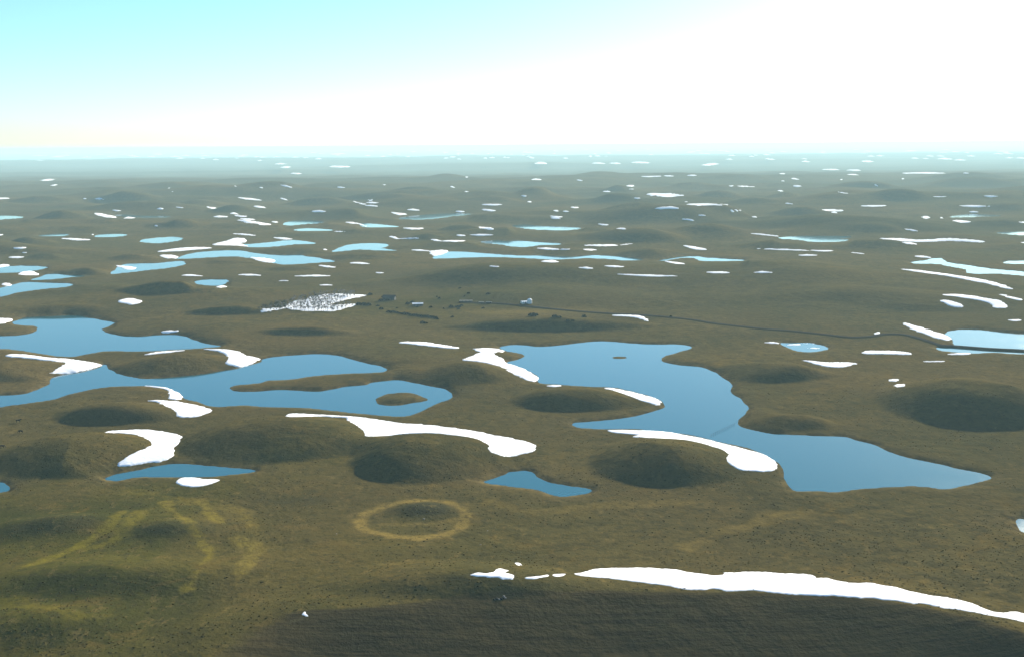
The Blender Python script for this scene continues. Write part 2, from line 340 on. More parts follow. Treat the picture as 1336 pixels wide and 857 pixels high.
co = np.stack([X, YY, Z], -1).reshape(-1, 3)
idx = np.arange(NR * NC).reshape(NR, NC)
quads = np.stack([idx[:-1, :-1], idx[:-1, 1:], idx[1:, 1:], idx[1:, :-1]], -1).reshape(-1, 4)
gm = grid_mesh('ground', co, quads)
for nm, arr in (('straw', STRAW), ('green', GREEN), ('dark', DARK), ('track', TRACK), ('shore', SHORE), ('field', FIELD)):
    a = gm.attributes.new(nm, 'FLOAT', 'POINT'); a.data.foreach_set('value', np.clip(arr, 0, 1).astype(np.float32).ravel())

# ---------------------------------------------------------------- materials
def mat(name, col=(.5, .5, .5), rough=.8, metal=0):
    m = bpy.data.materials.new(name); m.use_nodes = True
    b = m.node_tree.nodes['Principled BSDF']; b.inputs['Base Color'].default_value = (*col, 1)
    b.inputs['Roughness'].default_value = rough
    if rough > .65: b.inputs['Specular IOR Level'].default_value = 0.0
    b.inputs['Metallic'].default_value = metal
    return m
class NB:
    def __init__(s, m): s.m = m; s.t = m.node_tree; s.b = s.t.nodes['Principled BSDF']; s.tc = s.n('ShaderNodeNewGeometry').outputs['Position']
    def n(s, k): return s.t.nodes.new(k)
    def l(s, a, b): s.t.links.new(a, b)
    def attr(s, nm):
        a = s.n('ShaderNodeAttribute'); a.attribute_name = nm; return a.outputs['Fac']
    def noise(s, scale, det=4, rough=.6, vec=None, dist=0):
        x = s.n('ShaderNodeTexNoise'); x.inputs['Scale'].default_value = scale; x.inputs['Detail'].default_value = det
        x.inputs['Roughness'].default_value = rough; x.inputs['Distortion'].default_value = dist; s.l(vec or s.tc, x.inputs['Vector']); return x.outputs['Fac']
    def mapr(s, v, a, b, c=0, d=1):
        x = s.n('ShaderNodeMapRange'); x.interpolation_type = 'SMOOTHSTEP'
        for i, k in enumerate((v, a, b, c, d)):
            if hasattr(k, 'is_output'): s.l(k, x.inputs[i])
            else: x.inputs[i].default_value = k
        return x.outputs[0]
    def math(s, op, a, b=0.0):
        x = s.n('ShaderNodeMath'); x.operation = op
        for i, k in enumerate((a, b)):
            if hasattr(k, 'is_output'): s.l(k, x.inputs[i])
            else: x.inputs[i].default_value = k
        return x.outputs[0]
    def mix(s, f, a, b, mode='MIX'):
        x = s.n('ShaderNodeMix'); x.data_type = 'RGBA'; x.blend_type = mode
        for i, k in ((0, f), (6, a), (7, b)):
            if hasattr(k, 'is_output'): s.l(k, x.inputs[i])
            elif isinstance(k, tuple): x.inputs[i].default_value = (*k, 1)
            else: x.inputs[i].default_value = k
        return x.outputs[2]
    def bump(s, h, st, dist, prev=None):
        x = s.n('ShaderNodeBump'); x.inputs['Strength'].default_value = st; x.inputs['Distance'].default_value = dist; s.l(h, x.inputs['Height'])
        if prev: s.l(prev, x.inputs['Normal'])
        return x.outputs[0]
    def scaled(s, v):
        x = s.n('ShaderNodeVectorMath'); x.operation = 'MULTIPLY'; s.l(s.tc, x.inputs[0]); x.inputs[1].default_value = v; return x.outputs[0]

gmat = mat('prairie_grass', rough=.95); g = NB(gmat)
big = g.noise(.0016, 5, .6); med = g.noise(.012, 5, .62, dist=.6); sm = g.noise(.09, 5, .68); fine = g.noise(.55, 3, .7)
c = g.mix(g.mapr(med, .33, .68), (0.0645, 0.0509, 0.0184), (0.1019, 0.0753, 0.0250))
c = g.mix(g.mapr(big, .4, .65), c, g.mix(g.mapr(sm, .35, .65), (0.0666, 0.0591, 0.0217), (0.0832, 0.0693, 0.0261)))
c = g.mix(g.mapr(sm, .44, .62, 0, .7), c, (0.0416, 0.0367, 0.0152))
c = g.mix(g.math('MULTIPLY', g.attr('green'), .85), c, g.mix(g.mapr(med, .35, .65), (0.030, 0.035, 0.0060), (0.062, 0.058, 0.0085)))  # green grass colours, darkened a little to paint in the lens vignette
c = g.mix(g.mapr(g.noise(.032, 6, .7, dist=1), .50, .72, 0, .55), c, (0.1144, 0.0753, 0.0173))
c = g.mix(g.mapr(g.noise(.0035, 4, .6, dist=.8), .42, .62, 0, .32), c, g.mix(g.mapr(sm, .35, .65), (.096, .064, .022), (.135, .092, .034)))
c = g.mix(g.math('MULTIPLY', g.attr('straw'), g.mapr(g.noise(.16, 6, .75), .38, .6, .55, 1)), c, g.mix(g.mapr(g.attr('green'), .55, .95), (0.190, 0.135, 0.036), (0.135, 0.112, 0.012)))
c = g.mix(g.math('MULTIPLY', g.attr('dark'), .85), c, (0.0291, 0.0306, 0.0173))
shc = g.mix(g.mapr(sm, .4, .6), (0.0520, 0.0407, 0.0238), (0.1560, 0.1171, 0.0488))
c = g.mix(g.math('MULTIPLY', g.attr('shore'), .75), c, shc)
c = g.mix(g.mapr(g.noise(.22, 4, .8), .50, .62, 0, .5), c, (.030, .027, .012))
c = g.mix(g.mapr(g.noise(.14, 5, .8, vec=g.scaled((1, .6, 1))), .55, .68, 0, .5), c, (.150, .108, .036))
fz = g.noise(1, 4, .6, vec=g.scaled((.00035, .0011, 0)))
c = g.mix(g.mapr(fz, .46, .60, 0, .35), c, (.030, .034, .016))
# tilled field with drill rows
rows = g.n('ShaderNodeTexWave'); rows.wave_type = 'BANDS'; rows.bands_direction = 'Y'; rows.inputs['Scale'].default_value = .16; rows.inputs['Distortion'].default_value = 9.0; rows.inputs['Detail'].default_value = 3; rows.inputs['Detail Scale'].default_value = .3
mp = g.n('ShaderNodeVectorMath'); mp.operation = 'MULTIPLY'; g.l(g.tc, mp.inputs[0]); mp.inputs[1].default_value = (.30, 1, 1); g.l(mp.outputs[0], rows.inputs['Vector'])
streak = g.noise(1, 4, .65, vec=g.scaled((.03, .42, .1)))
fc = g.mix(g.mapr(g.math('MULTIPLY', g.mapr(rows.outputs['Fac'], 0, 1, .88, 1), streak), .3, .62), (.032, .026, .012), (.058, .045, .020))
fc = g.mix(g.mapr(g.noise(.035, 5, .65), .52, .75, 0, .7), fc, (.060, .048, .020))
fc = g.mix(g.mapr(fine, .60, .72, 0, .7), fc, (.012, .012, .009))
c = g.mix(g.attr('field'), c, fc)
c = g.mix(g.math('MULTIPLY', g.attr('track'), g.mapr(g.noise(.12, 4, .7), .4, .65, .05, .5)), c, g.mix(g.attr('field'), (.045, .038, .018), (.070, .060, .030)))
# scattered dark scrub and pale stones as ground speckle
sp = g.mapr(g.noise(.36, 3, .75), .64, .72, 0, .8)
sp = g.math('MULTIPLY', g.math('MULTIPLY', sp, .6), g.mapr(g.noise(.02, 3, .6), .48, .62))
c = g.mix(sp, c, (.026, .026, .014))
g.l(c, g.b.inputs['Base Color']); g.b.inputs['Specular IOR Level'].default_value = 0
nb = g.bump(sm, .5, 1.6); nb = g.bump(fine, .55, .5, nb); nb = g.bump(med, .6, 4, nb); g.l(nb, g.b.inputs['Normal'])
ground = link('ground', gm, gmat); tag(ground, kind='structure')

wm = mat('lake_water', (.004, .082, .106), .08); wn = NB(wm)
wn.b.inputs['IOR'].default_value = 1.333
wr = wn.noise(.9, 3, .6, vec=wn.scaled((1, .6, 1))); wl = wn.noise(.05, 3, .5)
wn.l(wn.mapr(wl, .35, .7, .06, .09), wn.b.inputs['Roughness'])
wn.l(wn.bump(wr, .12, .05), wn.b.inputs['Normal'])
snowm = mat('old_snow', (.84, .86, .88), .7); sn = NB(snowm)
sc1 = sn.mix(sn.mapr(sn.noise(.25, 5, .65), .55, .80, 0, .5), (.86, .87, .88), (.70, .68, .62))
sn.l(sc1, sn.b.inputs['Base Color']); sn.l(sn.bump(sn.noise(.3, 5, .6), .5, .6), sn.b.inputs['Normal'])

for (lab, pw, hw), (ra, rb, ca, cb, d) in zip(LAKES, LMASK):
    keep = np.minimum(np.minimum(d[:-1, :-1], d[1:, :-1]), np.minimum(d[:-1, 1:], d[1:, 1:])) < 2.0 + .002 * pw[:, 1].mean()
    sub = np.arange(d.size).reshape(d.shape)
    qd = np.stack([sub[:-1, :-1], sub[:-1, 1:], sub[1:, 1:], sub[1:, :-1]], -1)[keep]
    u_, inv = np.unique(qd, return_inverse=True)
    xs = X[ra:rb, ca:cb].ravel()[u_]; ys = YY[ra:rb, ca:cb].ravel()[u_]
    ox, oy = pw[:, 0].mean(), pw[:, 1].mean()
    me = grid_mesh('lake', np.stack([xs - ox, ys - oy, 0 * xs], -1), inv.reshape(-1, 4))
    o = link('lake', me, wm); o.location = (ox, oy, 0.0); tag(o, lab, kind='structure')

# ---------------------------------------------------------------- snow
def strip(k, x0, y0, x1, y1, t):
    a, b, s = K[k]; x0, y0, x1, y1 = a + x0 / s, b + y0 / s, a + x1 / s, b + y1 / s; t = t / s / 2
    out = []; n = 5; rr = random.Random(int(x0 * 7 + y0 * 13)); bow = rr.uniform(-.6, .6) * t
    for i in range(n + 1):
        f = i / n; out.append((x0 + (x1 - x0) * f, y0 + (y1 - y0) * f - t * math.sin(math.pi * (.08 + .84 * f)) * rr.uniform(.75, 1.2) + bow * math.sin(math.pi * f)))
    for i in range(n, -1, -1):
        f = i / n; out.append((x0 + (x1 - x0) * f, y0 + (y1 - y0) * f + t * math.sin(math.pi * (.08 + .84 * f)) * rr.uniform(.75, 1.2) + bow * math.sin(math.pi * f)))
    return out
def snow(poly_px, label, group=None, smooth=3, jag=1.0, thick=None):
    px = catmull(poly_px, smooth)
    # densify
    dens = []
    for i in range(len(px)):
        a, b = px[i], px[(i + 1) % len(px)]; nn = max(1, int(np.hypot(*(b - a)) / 6))
        for k in range(nn): dens.append(a + (b - a) * k / nn)
    P = np.array([cast(*q) for q in dens])
    y0 = np.median(P[:, 1]); P[:, 1] = np.clip(P[:, 1], y0 * .6, y0 * 1.8)
    mg = 1.5 + y0 * .002
    x_a, x_b, y_a, y_b = P[:, 0].min() - mg, P[:, 0].max() + mg, P[:, 1].min() - mg, P[:, 1].max() + mg
    stx = max(.6, y0 / F * .9); sty = max(.8, y0 * y0 / (HC * F) * .45)
    nx = int(np.clip((x_b - x_a) / stx, 8, 520)); ny = int(np.clip((y_b - y_a) / sty, 8, 240))
    gx, gy = np.meshgrid(np.linspace(x_a, x_b, nx), np.linspace(y_a, y_b, ny))
    d = seg_dist(gx, gy, P); d = np.where(inside(gx, gy, P), d, -d)
    d = d + jag * (2.2 * fbm(gx, gy, 7 * max(1, y0 / 900), 4, 15) + 1.5 * np.abs(fbm(gx, gy, 3 * max(1, y0 / 900), 2, 19)) - .3) * np.clip(y0 / 900, .5, 4)
    # under a lake surface snow ends at the shore
    th = thick or (.04 + y0 * .0004)
    g0 = hz(gx, gy)
    z = np.maximum(g0, -.2) + np.clip(d * .35, -0.6 * th - .3, th) + np.where(d > 1, .06 * fbm(gx, gy, 5, 2, 4), 0)
    keep = np.maximum(np.maximum(d[:-1, :-1], d[1:, :-1]), np.maximum(d[:-1, 1:], d[1:, 1:])) > -.4
    sub = np.arange(d.size).reshape(d.shape)
    qd = np.stack([sub[:-1, :-1], sub[:-1, 1:], sub[1:, 1:], sub[1:, :-1]], -1)[keep]
    if len(qd) == 0: return
    u_, inv = np.unique(qd, return_inverse=True)
    ox, oy = P[:, 0].mean(), P[:, 1].mean(); oz = float(hz(ox, oy))
    me = grid_mesh('snow_patch', np.stack([gx.ravel()[u_] - ox, gy.ravel()[u_] - oy, z.ravel()[u_] - oz], -1), inv.reshape(-1, 4))
    o = link('snow_patch', me, snowm); o.location = (ox, oy, oz)
    tag(o, label, 'snow patch', group)
G1 = 'white snowdrifts on the near mounds and shores'
NEAR = [
 (tr((1, [15,258,50,250,110,253,180,262,270,270,350,280,400,292,395,300,330,318,270,326,200,326,235,305,262,285,200,277,100,267,40,262])), 'tapering white snowdrift on the left spit between the two left lakes'),
 (tr((1, [-60,112,0,108,45,110,40,118,0,130,-60,130])), 'small white snow patch at the left edge above the broad left lake'),
 (tr((1, [470,42,490,32,530,30,565,42,530,55,500,50])), 'ragged white snow patch alone on the grass left of the farm grove'),
 (tr((1, [638,165,660,157,720,155,710,163,670,168])), 'small white snow sliver on the far shore of the broad left lake'),
 (tr((1, [575,252,620,242,700,236,740,236,670,245,600,252])), 'thin white snow streak along the left crest of the dark island mound'),
 (tr((1, [805,231,850,230,920,233,960,243,990,257,1038,270,1020,282,985,298,940,300,905,290,915,265,890,245,850,235])), 'hooked white snowdrift on the right end of the dark island mound'),
 (tr((1, [575,377,620,378,670,385,710,402,732,425,710,433,670,425,675,400,640,385])), 'small curved snowdrift on the lake shore, upper of the pair by the left lake'),
 (tr((1, [595,436,650,433,720,440,780,452,838,468,830,485,780,500,715,503,700,480,660,455,620,440])), 'wedge shaped snowdrift right of a dark mound, lower of the pair by the left lake'),
 (tr((1, [418,563,480,553,580,552,660,560,720,575,718,600,690,630,690,655,640,680,560,690,480,697,475,685,500,665,560,635,607,607,580,585,540,572,480,565])), 'broad hooked snowdrift on the left mound above the small deep blue pond'),
 (tr((1, [695,762,720,745,780,743,820,748,875,752,850,768,790,778,730,775])), 'small oval snow patch on the near shore of the small deep blue pond'),
 (tr((2, [135,493,160,486,240,490,330,495,400,500,480,508,600,525,700,532,800,545,880,555,960,572,1040,585]), (3, [40,590,100,605,122,628,90,645,40,655,0,660]), (2, [1000,658,950,643,940,615,900,590,820,575,720,566,620,568,540,575,480,578,450,575,430,545,380,515,370,505,260,498,150,500])), 'long sweeping snowdrift along the crests of the two central mounds'),
 (tr((2, [578,205,620,200,700,205,760,213,825,224,800,229,700,218,620,210])), 'thin white snow strip in front of the farm, left of the large lake'),
 (tr((2, [880,230,940,226,1010,238,960,247,1000,270]), (3, [0,285,60,303,110,330,127,345,110,360,60,345,0,312]), (2, [1030,315,970,295,900,280,845,275,850,265,890,250,910,243])), 'forked white snowdrift at the left end of the large lake'),
 (tr((3, [165,375,215,374,210,379,170,379])), 'tiny snow sliver on the shore of the large lake left of the oval mound'),
 (tr((3, [388,386,430,386,500,400,560,415,600,427,618,440,610,453,570,445,530,430,480,412,430,395])), 'slim white snowdrift on the oval mound jutting into the large lake'),
 (tr((3, [402,555,450,553,540,555,620,558,700,570,800,590,900,615,980,635,1040,655]), (4, [30,665,55,690,40,712,0,718]), (3, [1000,718,940,712,900,695,888,670,890,650,860,630,780,605,700,590,600,585,510,580,530,572,460,567])), 'long curved snowdrift between the large lake and the big dark mound, thick right end'),
 (tr((3, [425,96,480,95,530,97,560,108,568,120,545,115,510,104,450,100])), 'small thin snow strip at the left start of the dark road'),
 (tr((4, [395,243,430,237,560,240,590,247,580,253,480,250,410,249])), 'flat white snow strip between the half frozen pond and the road lake'),
 (tr((4, [148,275,200,278,250,283,320,283,370,287,350,295,320,303,250,300,210,290])), 'ragged white snow strip just below the half frozen pond'),
 (tr((4, [645,278,720,277,715,281,650,281])), 'tiny snow sliver below the road lake at right'),
 (tr((4, [740,249,825,246,810,252,750,253])), 'small snow sliver on the near shore of the road lake'),
 (tr((4, [555,125,590,132,650,150,720,172,750,187,740,196,700,190,640,168,580,145])), 'slanting white snowdrift on the left shore of the road lake'),
 (tr((4, [710,38,760,40,798,60,780,66,740,58])), 'short oval snow patch left of the arched drift at upper right'),
 (tr((4, [720,14,800,15,880,27,950,40,973,55,965,67,920,65,900,48,840,33,760,22])), 'arched white snowdrift on a hill at upper right, above the road lake'),
 (tr((4, [940,13,1000,25,1035,33,1020,37,980,27])), 'small snow strip at the right edge beside the arched drift'),
 (tr((4, [525,372,560,371,565,378,535,382])), 'tiny snow fleck above the big dark right slope, nearer of two'),
 (tr((4, [500,352,540,350,530,360,505,358])), 'tiny snow fleck above the big dark right slope, farther of two'),
 (tr((4, [445,168,462,163,458,174])), 'tiny snow fleck beside the bend of the dark road'),
 (tr((4, [985,115,1020,112,1030,117,1000,120])), 'tiny snow fleck near the right edge above the road lake'),
 (tr((8, [700,667,800,675,900,688,1050,710,1180,735,1260,765,1230,765,1150,745,1050,725,900,698,780,682])), 'long thin diagonal snow strip in front of the winding lake at right'),
 (tr((11, [325,463,370,455,400,442,500,437,620,433,700,435,780,440,850,452,930,465,1000,472,1045,463,1030,458,1100,455]), (12, [15,455,100,462,200,465,240,470,250,482,290,482,400,505,520,510,640,530,750,560,850,572,960,592,1030,620,1080,640,1130,650,1180,640,1250,655,1320,690,1260,700,1190,680,1100,662,960,640,850,625,700,600,560,585,360,568,200,563,0,545]), (11, [1120,543,1040,545,1000,535,900,540,800,525,680,507,600,497,500,487,380,475])), 'very long white snowdrift along the edge of the dark tilled field', 1.7),
 (tr((11, [225,465,280,463,270,473,230,475])), 'small snow fleck just left of the very long foreground drift'),
 (tr((11, [90,480,150,472,200,467,190,480,110,488])), 'thin snow fleck between the ragged foreground patch and the long drift'),
 (tr((11, [45,412,65,413,75,422,55,422])), 'tiny snow fleck above the ragged foreground patch'),
 (tr((10, [1020,468,1060,460,1100,462,1140,448,1160,440,1210,447,1190,455]), (11, [38,475,35,490,0,492]), (10, [1150,488,1060,478])), 'ragged white snow patch in the foreground left of the long drift', 1.7),
 (tr((10, [228,656,245,641,250,650,262,662,250,664,240,658])), 'tiny white snow fleck near the left tip of the tilled field', .5),
 (tr((5, [575,648,620,650,680,657,690,668,640,672,615,660])), 'white snow tongue on the left end of the slanting pale lake'),
 (tr((5, [1080,545,1130,530,1190,512,1240,513,1257,528,1220,538,1270,553,1190,548])), 'broad white snow patch just above the lake with two snow tongues'),
 (tr((6, [-20,607,60,612,110,620,115,632,80,635,40,628])), 'white snow tongue on the near side of the lake upper left of the farm'),
 (tr((6, [905,575,980,572,985,585,930,600,905,592])), 'white snow patch on the left end of the long narrow middle lake'),
 (tr((8, [590,512,700,513,800,520,950,512,1120,525,1100,532,950,525,800,530,700,525])), 'long white band of snow in the right middle distance'),
]
NEAR += [(strip(4, 95, 214, 150, 212, 7), 'left white ice streak on the half frozen pond at right'), (strip(4, 150, 208, 205, 207, 4), 'thin middle white ice streak on the half frozen pond at right'), (strip(4, 170, 226, 235, 228, 5), 'right white ice streak on the half frozen pond at right'), (strip(4, 10, 204, 62, 208, 6), 'thin white snow strip trailing left of the half frozen pond')]
for q_ in NEAR: snow(q_[0], q_[1], G1, jag=(q_[2] if len(q_) > 2 else 1.0))
ST = {5: [-30,655,48,648,16,95,692,195,695,24,10,745,58,748,16,45,608,120,607,9,68,560,130,558,10,115,583,132,584,5,-20,493,15,492,8,-30,312,48,309,7,420,308,440,309,5,480,311,530,313,6,570,368,615,372,6,478,385,590,405,14,630,410,680,408,7,798,362,835,362,8,885,352,930,357,5,1050,352,1095,358,7,845,255,862,260,7,868,273,882,275,4,232,218,252,210,8,255,243,290,240,5,1190,245,1205,252,5,1210,305,1324,318,7,1295,350,1340,353,8,1170,385,1210,390,8,1190,395,1250,400,7,1220,412,1295,416,7,1210,420,1340,438,12,1085,402,1160,403,7,783,448,803,450,8,315,512,455,519,9,1185,488,1295,497,6,805,578,1075,560,14,815,600,905,605,20,920,700,1030,703,8,1210,697,1324,700,8,1100,758,1150,757,9,465,491,478,492,6],
 6: [330,648,420,658,9,215,703,390,702,7,130,728,180,727,4,340,749,410,750,5,490,637,592,641,9,625,685,670,686,5,140,308,178,318,6,140,240,198,253,8,35,253,50,254,6,430,252,468,254,6,10,348,68,358,7,300,375,375,378,10,0,430,92,442,11,95,427,128,430,7,105,508,200,516,9,510,323,580,342,7,570,345,635,349,6,575,330,640,332,7,575,316,615,318,6,700,380,785,390,11,780,367,845,369,8,690,503,745,515,10,740,514,840,511,6,760,460,865,461,9,470,430,540,437,7,530,437,575,450,8,905,517,960,526,8,960,526,1080,524,7,805,571,900,576,6,1150,455,1225,464,12,1035,495,1080,498,7,1105,494,1220,494,8,1165,365,1235,371,8,1165,341,1265,340,8,1000,248,1025,254,7,1075,273,1098,276,5,1080,200,1098,204,5,655,238,680,240,4,1030,375,1075,377,6,1205,652,1250,655,5,355,568,378,570,6,410,476,470,478,4,400,82,465,82,4,395,146,490,147,5,150,149,185,149,5,120,133,160,133,4,780,98,800,98,5,200,180,240,182,4],
 7: [180,629,268,630,12,160,562,270,567,9,270,567,325,566,5,395,568,462,570,8,370,660,443,664,9,505,651,600,655,8,400,547,570,547,8,570,547,670,535,3,810,628,905,641,9,905,549,1020,568,13,718,288,900,293,18,760,359,885,360,14,915,339,1120,341,9,1135,372,1200,370,8,880,413,955,421,8,980,393,1015,396,6,1250,402,1275,405,7,222,398,285,403,8,225,408,275,411,8,468,438,520,443,8,560,463,610,464,7,612,245,655,246,8,625,262,650,262,4,490,274,530,275,5,650,306,680,308,6,130,213,185,216,8,360,215,390,219,6,80,295,105,296,6,110,326,130,327,6,330,353,370,355,7,238,372,268,373,6,288,374,318,375,6,690,198,790,196,5,800,194,855,196,5,918,193,970,192,6,148,130,205,130,8,640,126,725,127,5,1000,140,1070,132,6,1135,245,1155,245,5,1165,247,1260,250,4,1015,683,1135,686,9,1260,685,1350,685,8,1240,487,1384,501,6,1280,564,1540,574,6,570,693,875,703,9,905,327,925,327,4,420,95,438,95,6,440,130,500,131,4,530,130,580,131,4,80,75,140,75,3],
 8: [235,572,360,575,6,180,597,272,597,8,435,582,520,592,3,700,532,780,541,9,720,465,785,475,8,770,603,850,609,9,495,347,622,346,7,297,367,410,370,10,340,380,375,383,7,865,300,945,299,5,1120,296,1190,298,9,995,346,1155,348,8,1045,377,1090,378,6,965,422,1050,428,12,808,405,845,405,14,895,408,915,409,6,1295,430,1380,431,6,1308,533,1380,534,6,1200,797,1240,800,5,712,181,915,181,7,430,189,482,191,6,428,165,488,165,4,300,162,380,162,3,82,183,110,183,5,140,208,180,213,6,150,245,192,247,8,75,270,102,271,8,90,220,108,221,4,390,213,402,214,5,562,240,580,246,7,375,275,432,284,4,108,334,148,338,5,505,119,545,119,6,900,108,940,108,6,980,113,1015,113,4,202,120,225,121,4,1015,180,1045,181,5,700,209,716,209,5]}
items = []
for k, arr in ST.items():
    for i in range(0, len(arr), 5):
        p = strip(k, *arr[i:i + 5]); x0, y0, s = K[k]
        items.append(((x0 + (arr[i] + arr[i + 2]) / 2 / s), y0 + (arr[i + 1] + arr[i + 3]) / 2 / s, (arr[i + 2] - arr[i]) / s, arr[i + 4] / s, p))
items.sort(key=lambda t: t[0])
BAND = [(0, 228, 'on the hazy plain under the horizon'), (228, 262, 'among the farthest hills'), (262, 300, 'among the far dark hills'), (300, 335, 'between the middle pale lakes'), (335, 420, 'on the open grass beyond the farm')]
cnt = {}
keyed = []
for it in items:
    b = [q for q in BAND if q[0] <= it[1] < q[1]][0][2]
    sz = 'long thin' if it[2] > 24 else ('narrow' if it[2] > 13 else 'tiny')
    cnt[(b, sz)] = cnt.get((b, sz), 0) + 1; keyed.append((it, b, sz, cnt[(b, sz)]))
def nth(n): return '%d%s' % (n, 'th' if 10 <= n % 100 <= 20 else {1: 'st', 2: 'nd', 3: 'rd'}.get(n % 10, 'th'))
for it, b, sz, k in keyed:
    snow(it[4], '%s %s snow strip from the left %s' % (nth(k), sz, b), 'white snow strips ' + b, smooth=2, jag=.6)
# snow flecks on the farthest ridges
for k in range(150):
    t = rng.random(); u = -10 + 1356 * rng.random(); v = 199 + 13 * rng.random() ** 1.3 + (0 if u < 900 else 3) - u * .006
    ww = rng.uniform(3, 8); tt = rng.uniform(.5, .9)
    snow([(u - ww / 2, v), (u, v - tt / 2), (u + ww / 2, v), (u, v + tt / 2)], 'tiny faint snow fleck on the farthest hazy ridge', 'snow flecks on the farthest hazy ridge', smooth=1, jag=.2)

# ---------------------------------------------------------------- road on its embankment
rp = [(600, 396), (660, 398), (760, 408), (840, 412.5), (902, 418.5), (937, 424), (996, 430.6), (1030, 433), (1078, 438), (1110, 441.4), (1136, 440.4), (1153, 437.5), (1179, 438), (1200, 443), (1225, 451), (1244, 453.5), (1290, 457), (1345, 460), (1420, 466)]
rc = catmull([cast(u, v - 1.2) for u, v in rp], 12, closed=False)
tg = np.gradient(rc, axis=0); tg /= np.linalg.norm(tg, axis=1)[:, None]; nr = np.stack([-tg[:, 1], tg[:, 0]], -1)
zc = hz(rc[:, 0], rc[:, 1]); kk = np.ones(9) / 9
zc = np.maximum(np.convolve(np.pad(zc, 4, 'edge'), kk, 'valid') + .7, 1.5)
dpos = [-9, -3.2, -2.7, 0, 2.7, 3.2, 9]; drop = [None, -.25, 0, .12, 0, -.25, None]
vs = []
for d_, dr in zip(dpos, drop):
    p = rc + nr * d_
    z = np.minimum(hz(p[:, 0], p[:, 1]), zc - 1) - .6 if dr is None else zc + dr
    vs.append(np.stack([p[:, 0], p[:, 1], z], -1))
vs = np.stack(vs, 1); nn_, k_ = vs.shape[:2]
ii = np.arange(nn_ * k_).reshape(nn_, k_)
rq = np.stack([ii[:-1, :-1], ii[1:, :-1], ii[1:, 1:], ii[:-1, 1:]], -1)
rm = mat('gravel_road', (.030, .029, .027), .9); em = mat('road_bank_grass', (.038, .036, .018), .95)
r_ = NB(rm); r_.l(r_.mix(r_.noise(.4, 4, .7), (.022, .021, .020), (.042, .038, .033)), r_.b.inputs['Base Color'])
def sub_mesh(name, sl, m):
    q = rq[:, sl].reshape(-1, 4); u_, inv = np.unique(q, return_inverse=True)
    return tag(link(name, grid_mesh(name, vs.reshape(-1, 3)[u_], inv.reshape(-1, 4), False), m), kind='structure')
sub_mesh('road', slice(2, 4), rm); sub_mesh('road_embankment', [0, 1, 4, 5], em)

# ---------------------------------------------------------------- small mesh builders
def bm_mesh(name, bm, m):
    me = bpy.data.meshes.new(name); bm.to_mesh(me); bm.free(); me.materials.append(m); return me
def tube(bm, p0, p1, r0_, r1_, n=4):
    p0, p1 = Vector(p0), Vector(p1); ax = (p1 - p0).normalized(); a = ax.orthogonal().normalized(); b = ax.cross(a)
    A = [bm.verts.new(p0 + (a * math.cos(6.283 * k / n) + b * math.sin(6.283 * k / n)) * r0_) for k in range(n)]
    B = [bm.verts.new(p1 + (a * math.cos(6.283 * k / n) + b * math.sin(6.283 * k / n)) * r1_) for k in range(n)]
    for k in range(n): bm.faces.new((A[k], A[(k + 1) % n], B[(k + 1) % n], B[k]))
    bm.faces.new(A[::-1]); bm.faces.new(B)
def box(bm, x0, x1, y0, y1, z0, z1):
    v = [bm.verts.new((x, y, z)) for z in (z0, z1) for x, y in ((x0, y0), (x1, y0), (x1, y1), (x0, y1))]
    for f in ((3, 2, 1, 0), (4, 5, 6, 7), (0, 1, 5, 4), (1, 2, 6, 5), (2, 3, 7, 6), (3, 0, 4, 7)): bm.faces.new([v[i] for i in f])
def place(t, u, v, lab, cat, group=None, rz=0, sink=.1):
    x, y = cast(u, v); t.location = (x, y, float(hz(x, y)) - sink); t.rotation_euler = (0, 0, rz); tag(t, lab, cat, group); return t

# ---------------------------------------------------------------- bare trees of the shelterbelt
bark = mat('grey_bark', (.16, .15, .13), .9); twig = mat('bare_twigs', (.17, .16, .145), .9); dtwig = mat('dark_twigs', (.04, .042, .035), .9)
def tree_meshes(k, tm):
    r = random.Random(k); h = r.uniform(6.5, 9)
    bm = bmesh.new(); tube(bm, (0, 0, 0), (.1, .05, h * .45), .20, .12, 5); tube(bm, (.1, .05, h * .45), (r.uniform(-.4, .4), r.uniform(-.4, .4), h * .8), .12, .05, 4)
    ends = []
    for i in range(6):
        a = i * 1.05 + r.random(); z = h * r.uniform(.28, .6); L = h * r.uniform(.2, .3)
        e = (math.cos(a) * L * .7, math.sin(a) * L * .7, z + L); tube(bm, (.08, .04, z), e, .08, .03, 3); ends.append(e)
    tk = bm_mesh('trunk', bm, bark)
    bm = bmesh.new()
    for i in range(90):
        s = r.choice(ends + [(0, 0, h * .6), (0, 0, h * .75)]); d = Vector((r.gauss(0, 1), r.gauss(0, 1), r.gauss(.7, .8))).normalized() * r.uniform(.8, 1.9)
        p = Vector(s) + Vector((r.gauss(0, .35), r.gauss(0, .35), r.gauss(0, .5))); side = d.orthogonal().normalized() * .15
        vv = [bm.verts.new(p - side), bm.verts.new(p + side), bm.verts.new(p + d)]; bm.faces.new(vv)
    return tk, bm_mesh('crown', bm, tm)
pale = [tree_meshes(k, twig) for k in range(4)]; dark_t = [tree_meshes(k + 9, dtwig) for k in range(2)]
def make_tree(kind):
    t = bpy.data.objects.new('bare_tree', None); C.objects.link(t)
    link('trunk', kind[0], None, t); link('crown', kind[1], None, t); return t
def gp(*a): return [(330 + a[i] / 8.35, 370 + a[i + 1] / 8.35) for i in range(0, len(a), 2)]
snow(gp(90,292,180,268,330,258,430,195,560,175,650,145,760,120,900,112,1100,118,1225,130,1150,150,1000,182,870,218,820,232,940,232,1115,220,1100,245,1000,270,880,302,780,300,600,302,440,285,330,275,200,302,110,308), 'broad snow bed under the bare tree grove beside the farm', G1, jag=1.4, thick=.3)
